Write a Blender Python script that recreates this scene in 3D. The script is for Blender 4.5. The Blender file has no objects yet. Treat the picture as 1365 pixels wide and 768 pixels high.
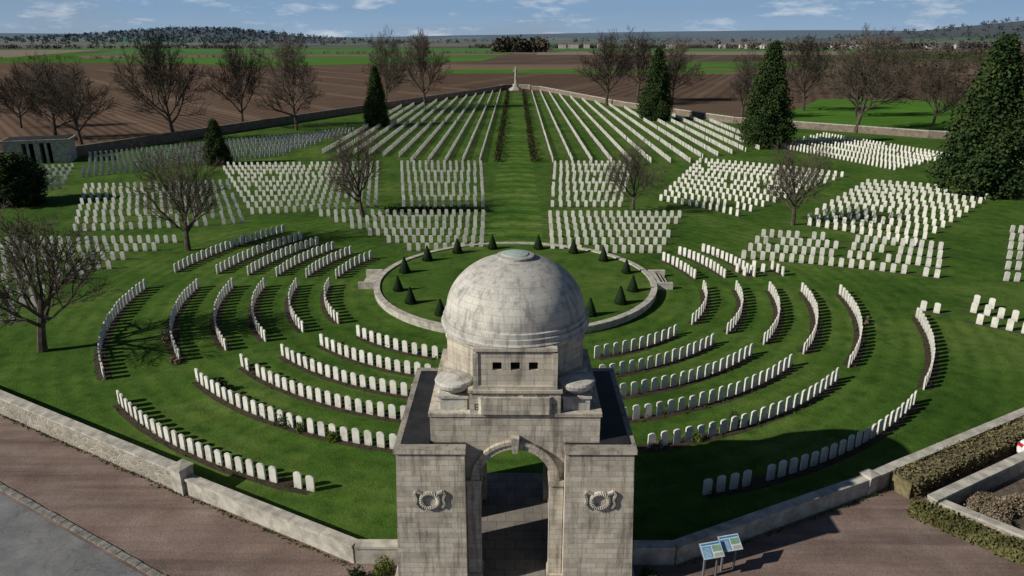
import bpy, math, random
from mathutils import Vector, Matrix
random.seed(7)
scene=bpy.context.scene
R=math.radians
# ------------------------------------------------------------ materials
def newmat(name):
    m=bpy.data.materials.new(name); m.use_nodes=True
    nt=m.node_tree; b=nt.nodes['Principled BSDF']
    b.inputs['Roughness'].default_value=.9
    b.inputs['Specular IOR Level'].default_value=.2
    return m,nt,b
def L(nt,a,b): nt.links.new(a,b)
def pos(nt,obj=False):
    if obj: return nt.nodes.new('ShaderNodeTexCoord').outputs['Object']
    return nt.nodes.new('ShaderNodeNewGeometry').outputs['Position']
def noise(nt,vec,scale,detail=3,rough=.6):
    n=nt.nodes.new('ShaderNodeTexNoise'); n.inputs['Scale'].default_value=scale
    n.inputs['Detail'].default_value=detail; n.inputs['Roughness'].default_value=rough
    L(nt,vec,n.inputs['Vector']); return n.outputs['Fac']
def ramp(nt,fac,stops):
    r=nt.nodes.new('ShaderNodeValToRGB'); e=r.color_ramp.elements
    while len(e)<len(stops): e.new(.5)
    for i,(p,c) in enumerate(stops):
        e[i].position=p; e[i].color=(c[0],c[1],c[2],1)
    L(nt,fac,r.inputs['Fac']); return r.outputs['Color']
def rampf(nt,fac,a,b):
    if a<b: return ramp(nt,fac,[(a,(0,0,0)),(b,(1,1,1))])
    return ramp(nt,fac,[(b,(1,1,1)),(a,(0,0,0))])
def mix(nt,fac,a,b,mode='MIX'):
    m=nt.nodes.new('ShaderNodeMix'); m.data_type='RGBA'; m.blend_type=mode
    for s,v in ((0,fac),(6,a),(7,b)):
        if hasattr(v,'is_linked'): L(nt,v,m.inputs[s])
        elif s==0: m.inputs[0].default_value=v
        else: m.inputs[s].default_value=(v[0],v[1],v[2],1)
    return m.outputs[2]
def mth(nt,op,a,b=None,c=None):
    m=nt.nodes.new('ShaderNodeMath'); m.operation=op
    for i,v in enumerate((a,b,c)):
        if v is None: continue
        if hasattr(v,'is_linked'): L(nt,v,m.inputs[i])
        else: m.inputs[i].default_value=v
    return m.outputs[0]
def sep(nt,v):
    s=nt.nodes.new('ShaderNodeSeparateXYZ'); L(nt,v,s.inputs[0]); return s.outputs
def comb(nt,x,y,z):
    c=nt.nodes.new('ShaderNodeCombineXYZ')
    for i,v in enumerate((x,y,z)):
        if hasattr(v,'is_linked'): L(nt,v,c.inputs[i])
        else: c.inputs[i].default_value=v
    return c.outputs[0]
def bump(nt,b,h,strength=.3,dist=.05):
    n=nt.nodes.new('ShaderNodeBump'); n.inputs['Strength'].default_value=strength
    n.inputs['Distance'].default_value=dist
    L(nt,h,n.inputs['Height']); L(nt,n.outputs[0],b.inputs['Normal'])
def simple(name,c1,c2,scale,rough=.9,obj=False,lo=.35,hi=.65,bs=.3,bd=.03):
    m,nt,b=newmat(name); p=pos(nt,obj)
    c=ramp(nt,noise(nt,p,scale),[(lo,c1),(hi,c2)]); L(nt,c,b.inputs['Base Color'])
    b.inputs['Roughness'].default_value=rough
    if bs: bump(nt,b,noise(nt,p,scale*3,2),bs,bd)
    return m
CY=43.9
def m_lawn():
    m,nt,b=newmat('lawn_grass'); p=pos(nt)
    x,y,z=sep(nt,p)
    n1=noise(nt,p,.13,4,.65); n2=noise(nt,p,1.3,4,.7); n3=noise(nt,p,14,2,.7)
    c=ramp(nt,n1,[(.3,(.030,.070,.010)),(.5,(.054,.108,.017)),(.7,(.095,.142,.032))])
    c=mix(nt,.8,c,ramp(nt,n2,[(.3,(.5,.56,.46)),(.5,(1,1,1)),(.75,(1.5,1.25,1.2))]),'MULTIPLY')
    c=mix(nt,.55,c,ramp(nt,n3,[(.3,(.6,.6,.6)),(.7,(1.35,1.35,1.35))]),'MULTIPLY')
    dy=mth(nt,'SUBTRACT',y,CY)
    r=mth(nt,'SQRT',mth(nt,'ADD',mth(nt,'MULTIPLY',x,x),mth(nt,'MULTIPLY',dy,dy)))
    w=mth(nt,'SINE',mth(nt,'MULTIPLY',mth(nt,'ADD',r,mth(nt,'MULTIPLY',n2,.5)),6.28/.95))
    w=mth(nt,'MULTIPLY_ADD',w,mth(nt,'MULTIPLY',n1,.18),1.0)
    near=mth(nt,'MULTIPLY',mth(nt,'LESS_THAN',r,27),mth(nt,'GREATER_THAN',r,9))
    w=mth(nt,'ADD',mth(nt,'MULTIPLY',w,near),mth(nt,'SUBTRACT',1.0,near))
    ax=mth(nt,'ABSOLUTE',x)
    inp=mth(nt,'MULTIPLY',mth(nt,'LESS_THAN',ax,2.2),mth(nt,'GREATER_THAN',y,53))
    yy=mth(nt,'ADD',mth(nt,'ADD',y,mth(nt,'MULTIPLY',n2,.5)),mth(nt,'MULTIPLY',ax,.35))
    s=mth(nt,'SINE',mth(nt,'MULTIPLY',yy,2.1))
    s=mth(nt,'MINIMUM',mth(nt,'MAXIMUM',mth(nt,'MULTIPLY',s,3),-1),1)
    s=mth(nt,'MULTIPLY_ADD',s,.2,1.15)
    w2=mth(nt,'ADD',mth(nt,'MULTIPLY',s,inp),mth(nt,'SUBTRACT',1.0,inp))
    s3=mth(nt,'SINE',mth(nt,'MULTIPLY',mth(nt,'ADD',mth(nt,'MULTIPLY',x,.9),mth(nt,'ADD',mth(nt,'MULTIPLY',y,.25),n1)),3.6))
    far=mth(nt,'GREATER_THAN',r,27)
    s3=mth(nt,'ADD',1.0,mth(nt,'MULTIPLY',mth(nt,'MULTIPLY',s3,.05),far))
    k=mth(nt,'MULTIPLY',mth(nt,'MULTIPLY',w,w2),s3)
    c=mix(nt,1.0,c,comb(nt,k,k,k),'MULTIPLY')
    L(nt,c,b.inputs['Base Color'])
    bump(nt,b,n3,.6,.05)
    b.inputs['Roughness'].default_value=.95; b.inputs['Specular IOR Level'].default_value=.05
    return m
def m_ashlar(name,dome=False,center=(0,19.3,7.6)):
    m,nt,b=newmat(name); p=pos(nt); x,y,z=sep(nt,p)
    if dome:
        dx=mth(nt,'SUBTRACT',x,center[0]); dy=mth(nt,'SUBTRACT',y,center[1]); dz=mth(nt,'SUBTRACT',z,center[2])
        u=mth(nt,'MULTIPLY',mth(nt,'ARCTAN2',dy,dx),2.1)
        rr=mth(nt,'SQRT',mth(nt,'ADD',mth(nt,'MULTIPLY',dx,dx),mth(nt,'MULTIPLY',dy,dy)))
        v=mth(nt,'MULTIPLY',mth(nt,'ARCTAN2',dz,rr),2.0)
    else:
        u=mth(nt,'ADD',x,y); v=z
    br=nt.nodes.new('ShaderNodeTexBrick')
    L(nt,comb(nt,u,v,0),br.inputs['Vector'])
    br.inputs['Scale'].default_value=1
    br.inputs['Brick Width'].default_value=.5; br.inputs['Row Height'].default_value=.165 if not dome else .2
    br.inputs['Mortar Size'].default_value=.006
    if dome:
        br.inputs['Color1'].default_value=(.53,.51,.46,1); br.inputs['Color2'].default_value=(.47,.455,.41,1); br.inputs['Mortar'].default_value=(.34,.33,.29,1)
    else:
        br.inputs['Color1'].default_value=(.56,.515,.43,1); br.inputs['Color2'].default_value=(.41,.365,.295,1); br.inputs['Mortar'].default_value=(.31,.285,.24,1)
    n1=noise(nt,p,1.1,5,.65)
    st=nt.nodes.new('ShaderNodeMapping'); L(nt,p,st.inputs[0]); st.inputs['Scale'].default_value=(3,3,.35)
    n2=noise(nt,st.outputs[0],1.6,4,.7)
    n3=noise(nt,p,22,3,.7)
    a=.8 if not dome else .7
    c=mix(nt,a,br.outputs['Color'],ramp(nt,n1,[(.3,(.5,.5,.52)),(.48,(.95,.95,.95)),(.7,(1.2,1.18,1.12))]),'MULTIPLY')
    c=mix(nt,a-.12,c,ramp(nt,n2,[(.36,(.34,.34,.34)),(.5,(.95,.95,.95)),(.8,(1.12,1.12,1.1))]),'MULTIPLY')
    c=mix(nt,.5,c,ramp(nt,n3,[(.3,(.72,.72,.72)),(.7,(1.2,1.2,1.2))]),'MULTIPLY')
    if dome:
        top=rampf(nt,mth(nt,'ADD',mth(nt,'MULTIPLY',mth(nt,'SUBTRACT',z,8.3),.7),mth(nt,'MULTIPLY',n1,.5)),.45,1.0)
        c=mix(nt,mth(nt,'MULTIPLY',top,.35),c,(.22,.215,.2))
    L(nt,c,b.inputs['Base Color'])
    h=mth(nt,'ADD',mth(nt,'MULTIPLY',br.outputs['Fac'],-.6),mth(nt,'MULTIPLY',n3,.5))
    bump(nt,b,h,.4,.012)
    return m
def m_rubble(name,c1,c2,mort,sc=3.2):
    m,nt,b=newmat(name); p=pos(nt)
    mp=nt.nodes.new('ShaderNodeMapping'); L(nt,p,mp.inputs[0]); mp.inputs['Scale'].default_value=(sc,sc,sc*1.8)
    v=nt.nodes.new('ShaderNodeTexVoronoi'); L(nt,mp.outputs[0],v.inputs['Vector']); v.inputs['Scale'].default_value=1
    v2=nt.nodes.new('ShaderNodeTexVoronoi'); v2.feature='DISTANCE_TO_EDGE'; L(nt,mp.outputs[0],v2.inputs['Vector']); v2.inputs['Scale'].default_value=1
    s=nt.nodes.new('ShaderNodeSeparateColor'); L(nt,v.outputs['Color'],s.inputs[0])
    c=mix(nt,s.outputs[0],c1,c2)
    e=rampf(nt,v2.outputs['Distance'],.02,.09)
    c=mix(nt,e,mort,c)
    c=mix(nt,.6,c,ramp(nt,noise(nt,p,.8,4),[(.3,(.6,.6,.6)),(.7,(1.2,1.2,1.2))]),'MULTIPLY')
    L(nt,c,b.inputs['Base Color']); bump(nt,b,e,.6,.03)
    return m
def m_pave():
    m,nt,b=newmat('paving_slabs'); p=pos(nt)
    br=nt.nodes.new('ShaderNodeTexBrick'); L(nt,p,br.inputs['Vector']); br.inputs['Scale'].default_value=1
    br.inputs['Brick Width'].default_value=.6; br.inputs['Row Height'].default_value=.45; br.inputs['Mortar Size'].default_value=.01
    br.inputs['Color1'].default_value=(.22,.20,.17,1); br.inputs['Color2'].default_value=(.17,.155,.135,1); br.inputs['Mortar'].default_value=(.08,.075,.065,1)
    c=mix(nt,.6,br.outputs['Color'],ramp(nt,noise(nt,p,2,4,.7),[(.3,(.6,.6,.6)),(.7,(1.3,1.3,1.3))]),'MULTIPLY')
    L(nt,c,b.inputs['Base Color']); return m
def m_leaf(name,dark,light,sc=.6,obj=True):
    m,nt,b=newmat(name); p=pos(nt,obj)
    n=noise(nt,p,sc,2); n2=noise(nt,p,sc*8,1)
    c=ramp(nt,n,[(.3,dark),(.7,light)])
    c=mix(nt,.6,c,ramp(nt,n2,[(.3,(.5,.5,.5)),(.7,(1.5,1.45,1.2))]),'MULTIPLY')
    L(nt,c,b.inputs['Base Color']); b.inputs['Specular IOR Level'].default_value=.1
    return m
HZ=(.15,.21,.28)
def paint_haze(nt,c,p,d0=500,d1=4500,mx=.7):  # aerial haze painted into the base colour, growing with distance from the origin
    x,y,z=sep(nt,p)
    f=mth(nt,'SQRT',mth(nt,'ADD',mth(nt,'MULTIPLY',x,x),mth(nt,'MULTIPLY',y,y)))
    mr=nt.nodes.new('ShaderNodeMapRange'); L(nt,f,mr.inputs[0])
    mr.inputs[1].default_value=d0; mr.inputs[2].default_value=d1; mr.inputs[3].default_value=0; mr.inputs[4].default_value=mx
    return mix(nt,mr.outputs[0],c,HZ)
def m_field(name,c1,c2,ang,period,amp=.35):
    m,nt,b=newmat(name); p=pos(nt)
    mp=nt.nodes.new('ShaderNodeMapping'); L(nt,p,mp.inputs[0]); mp.inputs['Rotation'].default_value=(0,0,R(ang))
    x,y,z=sep(nt,mp.outputs[0])
    n0=noise(nt,p,.012,4); n1=noise(nt,p,.12,4,.7)
    xx=mth(nt,'ADD',x,mth(nt,'MULTIPLY',n0,4))
    s=mth(nt,'POWER',mth(nt,'ABSOLUTE',mth(nt,'SINE',mth(nt,'MULTIPLY',xx,6.283/period))),3)
    s2=mth(nt,'POWER',mth(nt,'ABSOLUTE',mth(nt,'SINE',mth(nt,'MULTIPLY',xx,3.14/(period*6)))),30)
    k=mth(nt,'ADD',mth(nt,'MULTIPLY_ADD',s,-amp,1.1),mth(nt,'MULTIPLY',s2,amp*.9))
    c=ramp(nt,n0,[(.3,c1),(.7,c2)])
    c=mix(nt,.4,c,ramp(nt,n1,[(.3,(.7,.7,.7)),(.7,(1.25,1.25,1.25))]),'MULTIPLY')
    c=mix(nt,1.0,c,comb(nt,k,k,k),'MULTIPLY')
    c=paint_haze(nt,c,p,300,4000,.6)
    L(nt,c,b.inputs['Base Color']); b.inputs['Specular IOR Level'].default_value=0
    return m
def m_terrain():
    m,nt,b=newmat('countryside'); p=pos(nt)
    mp=nt.nodes.new('ShaderNodeMapping'); L(nt,p,mp.inputs[0]); mp.inputs['Rotation'].default_value=(0,0,.35)
    mp.inputs['Scale'].default_value=(.003,.0062,0)
    v=nt.nodes.new('ShaderNodeTexVoronoi'); L(nt,mp.outputs[0],v.inputs['Vector']); v.inputs['Scale'].default_value=1
    v.distance='CHEBYCHEV'
    s=nt.nodes.new('ShaderNodeSeparateColor'); L(nt,v.outputs['Color'],s.inputs[0])
    r=nt.nodes.new('ShaderNodeValToRGB'); r.color_ramp.interpolation='CONSTANT'
    cols=[(0,(.115,.08,.06)),(.22,(.055,.115,.022)),(.42,(.17,.13,.095)),(.58,(.06,.14,.025)),(.74,(.15,.135,.08)),(.86,(.08,.06,.045))]
    e=r.color_ramp.elements
    while len(e)<len(cols): e.new(.5)
    for i,(q,c) in enumerate(cols): e[i].position=q; e[i].color=(*c,1)
    L(nt,s.outputs[0],r.inputs[0])
    x,y,z=sep(nt,p)
    far=mth(nt,'GREATER_THAN',mth(nt,'ABSOLUTE',mth(nt,'SUBTRACT',y,150)),350)
    c=mix(nt,far,(.115,.08,.058),r.outputs[0])
    n1=noise(nt,p,.03,3,.7)
    c=mix(nt,.4,c,ramp(nt,n1,[(.3,(.75,.75,.75)),(.7,(1.2,1.2,1.2))]),'MULTIPLY')
    w=rampf(nt,mth(nt,'ADD',mth(nt,'MULTIPLY',z,.014),noise(nt,p,.003,3)),.74,.78)
    c=mix(nt,w,c,(.042,.038,.025))
    c=paint_haze(nt,c,p,700,4500,.7)
    L(nt,c,b.inputs['Base Color']); b.inputs['Specular IOR Level'].default_value=0
    return m
LAWN=m_lawn(); ASH=m_ashlar('ashlar_limestone'); DOME=m_ashlar('dome_limestone',True)
COPE=simple('coping_stone',(.28,.26,.22),(.5,.47,.40),2.5,bs=.3,bd=.01)
def m_hs():
    m,nt,b=newmat('portland_headstone'); p=pos(nt); x,y,z=sep(nt,p)
    c=ramp(nt,noise(nt,p,2.2,3,.7),[(.3,(.44,.43,.37)),(.5,(.60,.59,.525)),(.7,(.68,.67,.61))])
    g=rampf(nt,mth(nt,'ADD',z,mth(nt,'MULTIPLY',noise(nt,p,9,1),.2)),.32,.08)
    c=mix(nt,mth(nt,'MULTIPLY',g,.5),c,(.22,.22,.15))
    L(nt,c,b.inputs['Base Color']); return m
HS=m_hs()
RUB=m_rubble('rubble_wall_stone',(.34,.31,.25),(.22,.20,.165),(.40,.37,.31))
BRK=m_rubble('old_wall_stone',(.16,.12,.09),(.24,.2,.16),(.2,.17,.14),2.5)
SOIL=simple('bed_soil',(.030,.022,.014),(.06,.045,.03),6,bs=.6,bd=.05)
LEAD=simple('dark_lead_roof',(.016,.016,.018),(.034,.033,.034),1.5,rough=.6)
DARK=simple('painted_interior_shade',(.006,.006,.006),(.01,.01,.01),3,bs=0)  # near-black colour painted in place of the shade inside openings
PAVE=m_pave()
BARK=simple('bark',(.050,.041,.030),(.105,.087,.064),2,obj=True,bs=0)
CON=m_leaf('yew_foliage',(.016,.036,.013),(.056,.086,.029),.7)
TOP=m_leaf('topiary_foliage',(.008,.018,.008),(.02,.036,.014),3)
HEDGE=m_leaf('hedge_foliage',(.10,.085,.048),(.17,.15,.085),.8)
BUSH=m_leaf('shrub_foliage',(.04,.07,.01),(.13,.17,.03),2)
RED=m_leaf('bare_shrub_twigs',(.14,.115,.08),(.27,.22,.17),1.5)
def m_gravel():
    m,nt,b=newmat('red_gravel'); p=pos(nt)
    n1=noise(nt,p,.5,4,.65); n2=noise(nt,p,18,3,.8)
    st=nt.nodes.new('ShaderNodeMapping'); L(nt,p,st.inputs[0]); st.inputs['Rotation'].default_value=(0,0,R(30)); st.inputs['Scale'].default_value=(.08,1.2,1)
    n3=noise(nt,st.outputs[0],1.3,3)
    c=ramp(nt,n1,[(.3,(.14,.098,.08)),(.5,(.18,.130,.107)),(.75,(.235,.18,.155))])
    c=mix(nt,.9,c,ramp(nt,n3,[(.35,(.68,.68,.70)),(.6,(1.18,1.18,1.18))]),'MULTIPLY')
    c=mix(nt,.7,c,ramp(nt,n2,[(.3,(.6,.6,.6)),(.7,(1.35,1.35,1.35))]),'MULTIPLY')
    L(nt,c,b.inputs['Base Color']); bump(nt,b,n2,.6,.03); return m
GRAV=m_gravel()
def m_asph():
    m,nt,b=newmat('worn_asphalt'); p=pos(nt)
    n1=noise(nt,p,.7,4,.7); n2=noise(nt,p,30,2,.8)
    v=nt.nodes.new('ShaderNodeTexVoronoi'); v.feature='DISTANCE_TO_EDGE'
    wn=nt.nodes.new('ShaderNodeTexNoise'); L(nt,p,wn.inputs[0]); wn.inputs['Scale'].default_value=2
    va=nt.nodes.new('ShaderNodeVectorMath'); va.operation='ADD'; L(nt,p,va.inputs[0]); L(nt,wn.outputs['Color'],va.inputs[1])
    L(nt,va.outputs[0],v.inputs['Vector']); v.inputs['Scale'].default_value=.8
    cr=rampf(nt,v.outputs['Distance'],.0,.025)
    c=ramp(nt,n1,[(.3,(.12,.12,.122)),(.7,(.225,.225,.225))])
    c=mix(nt,.6,c,ramp(nt,n2,[(.3,(.6,.6,.6)),(.7,(1.35,1.35,1.35))]),'MULTIPLY')
    c=mix(nt,.4,c,mix(nt,cr,(.3,.3,.3),(1,1,1)),'MULTIPLY')
    L(nt,c,b.inputs['Base Color']); bump(nt,b,n2,.4,.02); return m
ASPH=m_asph()
def flat(name,c,rough=.5,metal=0):
    m,nt,b=newmat(name); p=pos(nt)
    k=ramp(nt,noise(nt,p,5,2),[(.3,tuple(v*.85 for v in c)),(.7,tuple(min(1,v*1.1) for v in c))])
    L(nt,k,b.inputs['Base Color']); b.inputs['Roughness'].default_value=rough; b.inputs['Metallic'].default_value=metal
    return m
# ------------------------------------------------------------ mesh builder
class MB:
    def __init__(s): s.v=[]; s.f=[]; s.m=[]
    def add(s,vs,fs,mi=0):
        o=len(s.v); s.v+=[tuple(v) for v in vs]
        for f in fs: s.f.append(tuple(i+o for i in f)); s.m.append(mi)
    def box(s,x0,x1,y0,y1,z0,z1,mi=0):
        s.add([(x0,y0,z0),(x1,y0,z0),(x1,y1,z0),(x0,y1,z0),(x0,y0,z1),(x1,y0,z1),(x1,y1,z1),(x0,y1,z1)],
              [(0,3,2,1),(4,5,6,7),(0,1,5,4),(1,2,6,5),(2,3,7,6),(3,0,4,7)],mi)
    def prism(s,pts,z0,z1,mi=0):
        n=len(pts)
        s.add([(x,y,z0) for x,y in pts]+[(x,y,z1) for x,y in pts],
              [tuple(range(n-1,-1,-1)),tuple(range(n,2*n))]+[(i,(i+1)%n,n+(i+1)%n,n+i) for i in range(n)],mi)
    def prismY(s,pts,y0,y1,mi=0):
        n=len(pts)
        s.add([(x,y0,z) for x,z in pts]+[(x,y1,z) for x,z in pts],
              [tuple(range(n)),tuple(range(2*n-1,n-1,-1))]+[((i+1)%n,i,n+i,n+(i+1)%n) for i in range(n)],mi)
    def lathe(s,prof,cx,cy,n=48,mi=0,a0=0):
        vs=[];fs=[]
        for r,z in prof:
            for i in range(n):
                a=a0+2*math.pi*i/n; vs.append((cx+r*math.cos(a),cy+r*math.sin(a),z))
        for j in range(len(prof)-1):
            for i in range(n):
                k=(i+1)%n; fs.append((j*n+i,j*n+k,(j+1)*n+k,(j+1)*n+i))
        fs.append(tuple((len(prof)-1)*n+i for i in range(n)))
        s.add(vs,fs,mi)
    def obox(s,p,q,w,z0,z1,mi=0,off=0):
        d=Vector((q[0]-p[0],q[1]-p[1])).normalized(); n=Vector((-d.y,d.x))
        a=Vector(p)+n*(off-w/2); b=Vector(q)+n*(off-w/2); c=Vector(q)+n*(off+w/2); e=Vector(p)+n*(off+w/2)
        s.prism([a[:],b[:],c[:],e[:]],z0,z1,mi)
    def obj(s,name,mats,parent=None,smooth=False):
        me=bpy.data.meshes.new(name); me.from_pydata(s.v,[],s.f)
        for m in (mats if isinstance(mats,list) else [mats]): me.materials.append(m)
        me.polygons.foreach_set('material_index',s.m)
        if smooth: me.polygons.foreach_set('use_smooth',[True]*len(s.f))
        me.update(); o=bpy.data.objects.new(name,me); scene.collection.objects.link(o)
        if parent: o.parent=parent
        return o
def empty(name,loc=(0,0,0)):
    o=bpy.data.objects.new(name,None); o.location=loc; scene.collection.objects.link(o); return o
def leafquads(mb,pts,size,mi=0,up=.4):
    for p in pts:
        n=Vector((random.gauss(0,1),random.gauss(0,1),random.gauss(0,1)+up)).normalized()
        t=n.orthogonal().normalized(); t.rotate(Matrix.Rotation(random.uniform(0,6.28),3,n)); b=n.cross(t)
        s=size*random.uniform(.6,1.3); p=Vector(p)
        mb.add([p-t*s*.5,p+b*s*.28,p+t*s*.5,p-b*s*.28],[(0,1,2,3)],mi)
# ------------------------------------------------------------ terrain
def H(x,y):
    if y<1350: return 0
    f=min(1,(y-1350)/650); f=f*f*(3-2*f)
    g=lambda cx,cy,sx,sy,h: h*math.exp(-((x-cx)/sx)**2-((y-cy)/sy)**2)
    h=g(-1250,3000,450,500,48)+g(-2200,3400,900,600,22)+g(1850,2300,800,600,60)+g(2600,2600,900,900,60)+g(300,4200,1500,700,25)+g(2000,5200,2500,800,70)+g(-3500,5500,2000,900,55)
    h+=5*math.sin(x*.003+y*.002)*math.sin(y*.0017+1)
    return f*h
mb=MB()
ys=[-400,-100,0,100,250,400,500]+[500+60*i for i in range(1,30)]+[2300+130*i for i in range(1,40)]
xs=[-7000+125*i for i in range(113)]
for y in ys:
    for x in xs: mb.v.append((x,y,H(x,y)))
n=len(xs)
for j in range(len(ys)-1):
    for i in range(n-1):
        mb.f.append((j*n+i,j*n+i+1,(j+1)*n+i+1,(j+1)*n+i)); mb.m.append(0)
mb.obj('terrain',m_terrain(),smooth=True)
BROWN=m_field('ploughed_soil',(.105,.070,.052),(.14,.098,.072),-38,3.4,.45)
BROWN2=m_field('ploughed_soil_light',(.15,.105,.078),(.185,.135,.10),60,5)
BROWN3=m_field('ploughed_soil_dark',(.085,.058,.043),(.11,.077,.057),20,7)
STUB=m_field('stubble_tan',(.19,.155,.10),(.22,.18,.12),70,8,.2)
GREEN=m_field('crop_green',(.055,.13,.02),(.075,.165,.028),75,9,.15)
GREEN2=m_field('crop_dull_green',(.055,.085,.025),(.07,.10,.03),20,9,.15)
pz=[.012]
def patch(name,pts,z,mat):
    mb=MB(); mb.add([(x,y,z) for x,y in pts],[tuple(range(len(pts)))]); return mb.obj(name,mat)
def field(name,pts,mat):
    pz[0]+=.012; return patch(name,pts,pz[0],mat)
field('ploughed_field',[(-420,60),(-75,60),(-10,240),(-10,345),(-60,440),(-420,330)],BROWN)
field('ploughed_field',[(-10,225),(140,150),(300,180),(420,330),(60,345),(-60,345)],BROWN3)
field('ploughed_field',[(-60,345),(420,330),(560,480),(200,470),(-40,470)],BROWN2)
field('ploughed_field',[(-30,475),(200,470),(330,500),(330,740),(-10,700)],BROWN3)
field('crop_field',[(-40,346),(95,346),(128,392),(-32,392)],GREEN)
field('crop_field',[(-150,425),(-24,540),(-12,740),(-340,600)],GREEN)
field('ploughed_field',[(-345,603),(-12,743),(-4,830),(-420,720)],BROWN2)
field('crop_field',[(-420,723),(-4,833),(17,1300),(-575,1120)],GREEN)
field('stubble_field',[(-900,600),(-430,640),(-600,1100),(-1300,1000)],STUB)
field('crop_field',[(-330,205),(-190,235),(-205,268),(-400,250)],GREEN)
field('crop_field',[(-700,420),(-350,440),(-400,540),(-900,520)],GREEN2)
field('crop_field',[(90,410),(170,400),(195,520),(100,520)],GREEN)
field('ploughed_field',[(240,330),(520,330),(640,470),(260,450)],BROWN2)
field('pasture',[(48,140),(75,122),(170,110),(210,175),(80,195)],GREEN)
field('crop_field',[(150,215),(330,225),(350,270),(140,250)],GREEN2)
field('crop_field',[(210,530),(560,520),(640,640),(240,640)],GREEN2)
field('stubble_field',[(20,745),(330,745),(420,960),(30,960)],STUB)
field('crop_field',[(420,700),(900,680),(1000,860),(430,860)],GREEN)
field('crop_field',[(50,1000),(500,980),(600,1250),(60,1250)],GREEN)
def wood(name,spots,th,mat,q=45,leaf=2.6):
    mb=MB()
    for x,y,k in spots:
        h=th*k*random.uniform(.75,1.15); z0=H(x,y)
        pts=[]
        for _ in range(q):
            a=random.uniform(0,6.28); rr=h*.45*math.sqrt(random.random()); u=random.random()
            pts.append((x+rr*math.cos(a),y+rr*math.sin(a),z0+h*(.05+.95*u*(1-.5*(rr/(h*.45))**2))))
        leafquads(mb,pts,leaf*h/10,0)
    return mb.obj(name,mat)
def m_dw(name,c1,c2):
    m,nt,b=newmat(name); p=pos(nt); c=ramp(nt,noise(nt,p,.05,2),[(.3,c1),(.7,c2)])
    c=paint_haze(nt,c,p,600,4500,.5); L(nt,c,b.inputs['Base Color']); b.inputs['Specular IOR Level'].default_value=0; return m
DW=m_dw('distant_wood',(.035,.030,.020),(.075,.062,.042)); DWG=m_dw('distant_wood_green',(.014,.020,.014),(.03,.036,.024))
sp=[]
for _ in range(900):
    x=random.gauss(-1200,300); y=random.uniform(2350,3100); sp.append((x,y,1.0))
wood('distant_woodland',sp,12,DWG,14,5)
sp=[(random.uniform(-24,36),random.uniform(900,930),1) for _ in range(44)]
wood('hilltop_copse',sp,17,DW,60)
sp=[]
for _ in range(500):
    t=random.random(); x=330+t*1500; y=1000+t*500+random.gauss(0,60)+ (x%170); sp.append((x,y,1))
for _ in range(300):
    x=random.uniform(-80,420); sp.append((x,1320+random.gauss(0,15)+x*.05,.6))
for _ in range(300):
    x=random.uniform(-1500,-350); sp.append((x,1300+random.gauss(0,25)+x*.05,.6))
for _ in range(600):
    x=random.uniform(-3000,3000); sp.append((x,random.choice((2300,3300))+random.gauss(0,60)+.1*x,1.1))
for _ in range(450):
    sp.append((random.gauss(1750,450),random.uniform(1800,2300),1.1))
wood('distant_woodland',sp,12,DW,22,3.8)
sp=[]
for _ in range(260):
    x=random.uniform(170,480); sp.append((x,280+(x-105)*.8+random.gauss(0,9),.5))
for _ in range(120):
    x=random.uniform(150,400); sp.append((x,560+random.gauss(0,6)-x*.1,.45))
for _ in range(420):
    x=random.uniform(280,800); sp.append((x,600+random.gauss(0,60)+(x-280)*.3,.8))
for _ in range(140):
    x=random.uniform(120,230); sp.append((x,200+random.gauss(0,10)+(x-120)*.4,.6))
for _ in range(70):
    x=random.uniform(-420,-190); sp.append((x,603+(x+345)*.42+random.gauss(0,4),.3))
for _ in range(60):
    x=random.uniform(-250,-10); sp.append((x,835+(x+4)*.26+random.gauss(0,5),.35))
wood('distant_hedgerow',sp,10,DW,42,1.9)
mb=MB()
for _ in range(60):
    x=random.uniform(380,620) if random.random()<.6 else random.uniform(-60,1000); y=1300+random.uniform(-60,40); z=H(x,y)+2
    w=random.uniform(4,7); d=8
    mb.box(x-w,x+w,y-d/2,y+d/2,z-4,z+4,0)
    mb.add([(x-w,y-d/2,z+4),(x+w,y-d/2,z+4),(x+w,y,z+8),(x-w,y,z+8),(x-w,y+d/2,z+4),(x+w,y+d/2,z+4)],[(0,1,2,3),(3,2,5,4),(0,3,4),(1,5,2)],1)
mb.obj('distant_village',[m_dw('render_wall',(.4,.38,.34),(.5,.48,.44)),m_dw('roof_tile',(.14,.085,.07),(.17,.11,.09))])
# ------------------------------------------------------------ cemetery ground
WL=[(-3.42,17.95),(-4.8,17.95),(-11.6,21.55),(-62,49.3)]
WR=[(3.42,17.95),(4.8,17.95),(12.3,21.55),(75,56)]
FARL=[(-66,92),(-60,95.5),(-7.3,224),(-5,232)]
FARR=[(5,232),(7.5,231),(25,173),(41,138),(66,117),(86,108)]
patch('gravel_forecourt',[(-75,57),(-11.6,21.55),(-4.8,17.95),(4.8,17.95),(12.3,21.55),(75,56),(90,-50),(-90,-50)],.020,GRAV)
patch('lawn',[(-4.8,17.95),(4.8,17.95),(12.3,21.55),(75,56),(86,108),(66,117),(41,138),(25,173),(7.5,231),(5,234),(-5,234),(-7.3,224),(-60,95.5),(-66,92),(-62,49.3),(-11.6,21.55)],.030,LAWN)
d=Vector((.866,-.5)); nrm=Vector((-.5,-.866)); P0=Vector((-18.2,21.8))
def rd(a,b): q=P0+d*a+nrm*b; return (q.x,q.y)
patch('road',[rd(-90,.3),rd(90,.3),rd(90,7.6),rd(-90,7.6)],.026,ASPH)
mb=MB()
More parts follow.
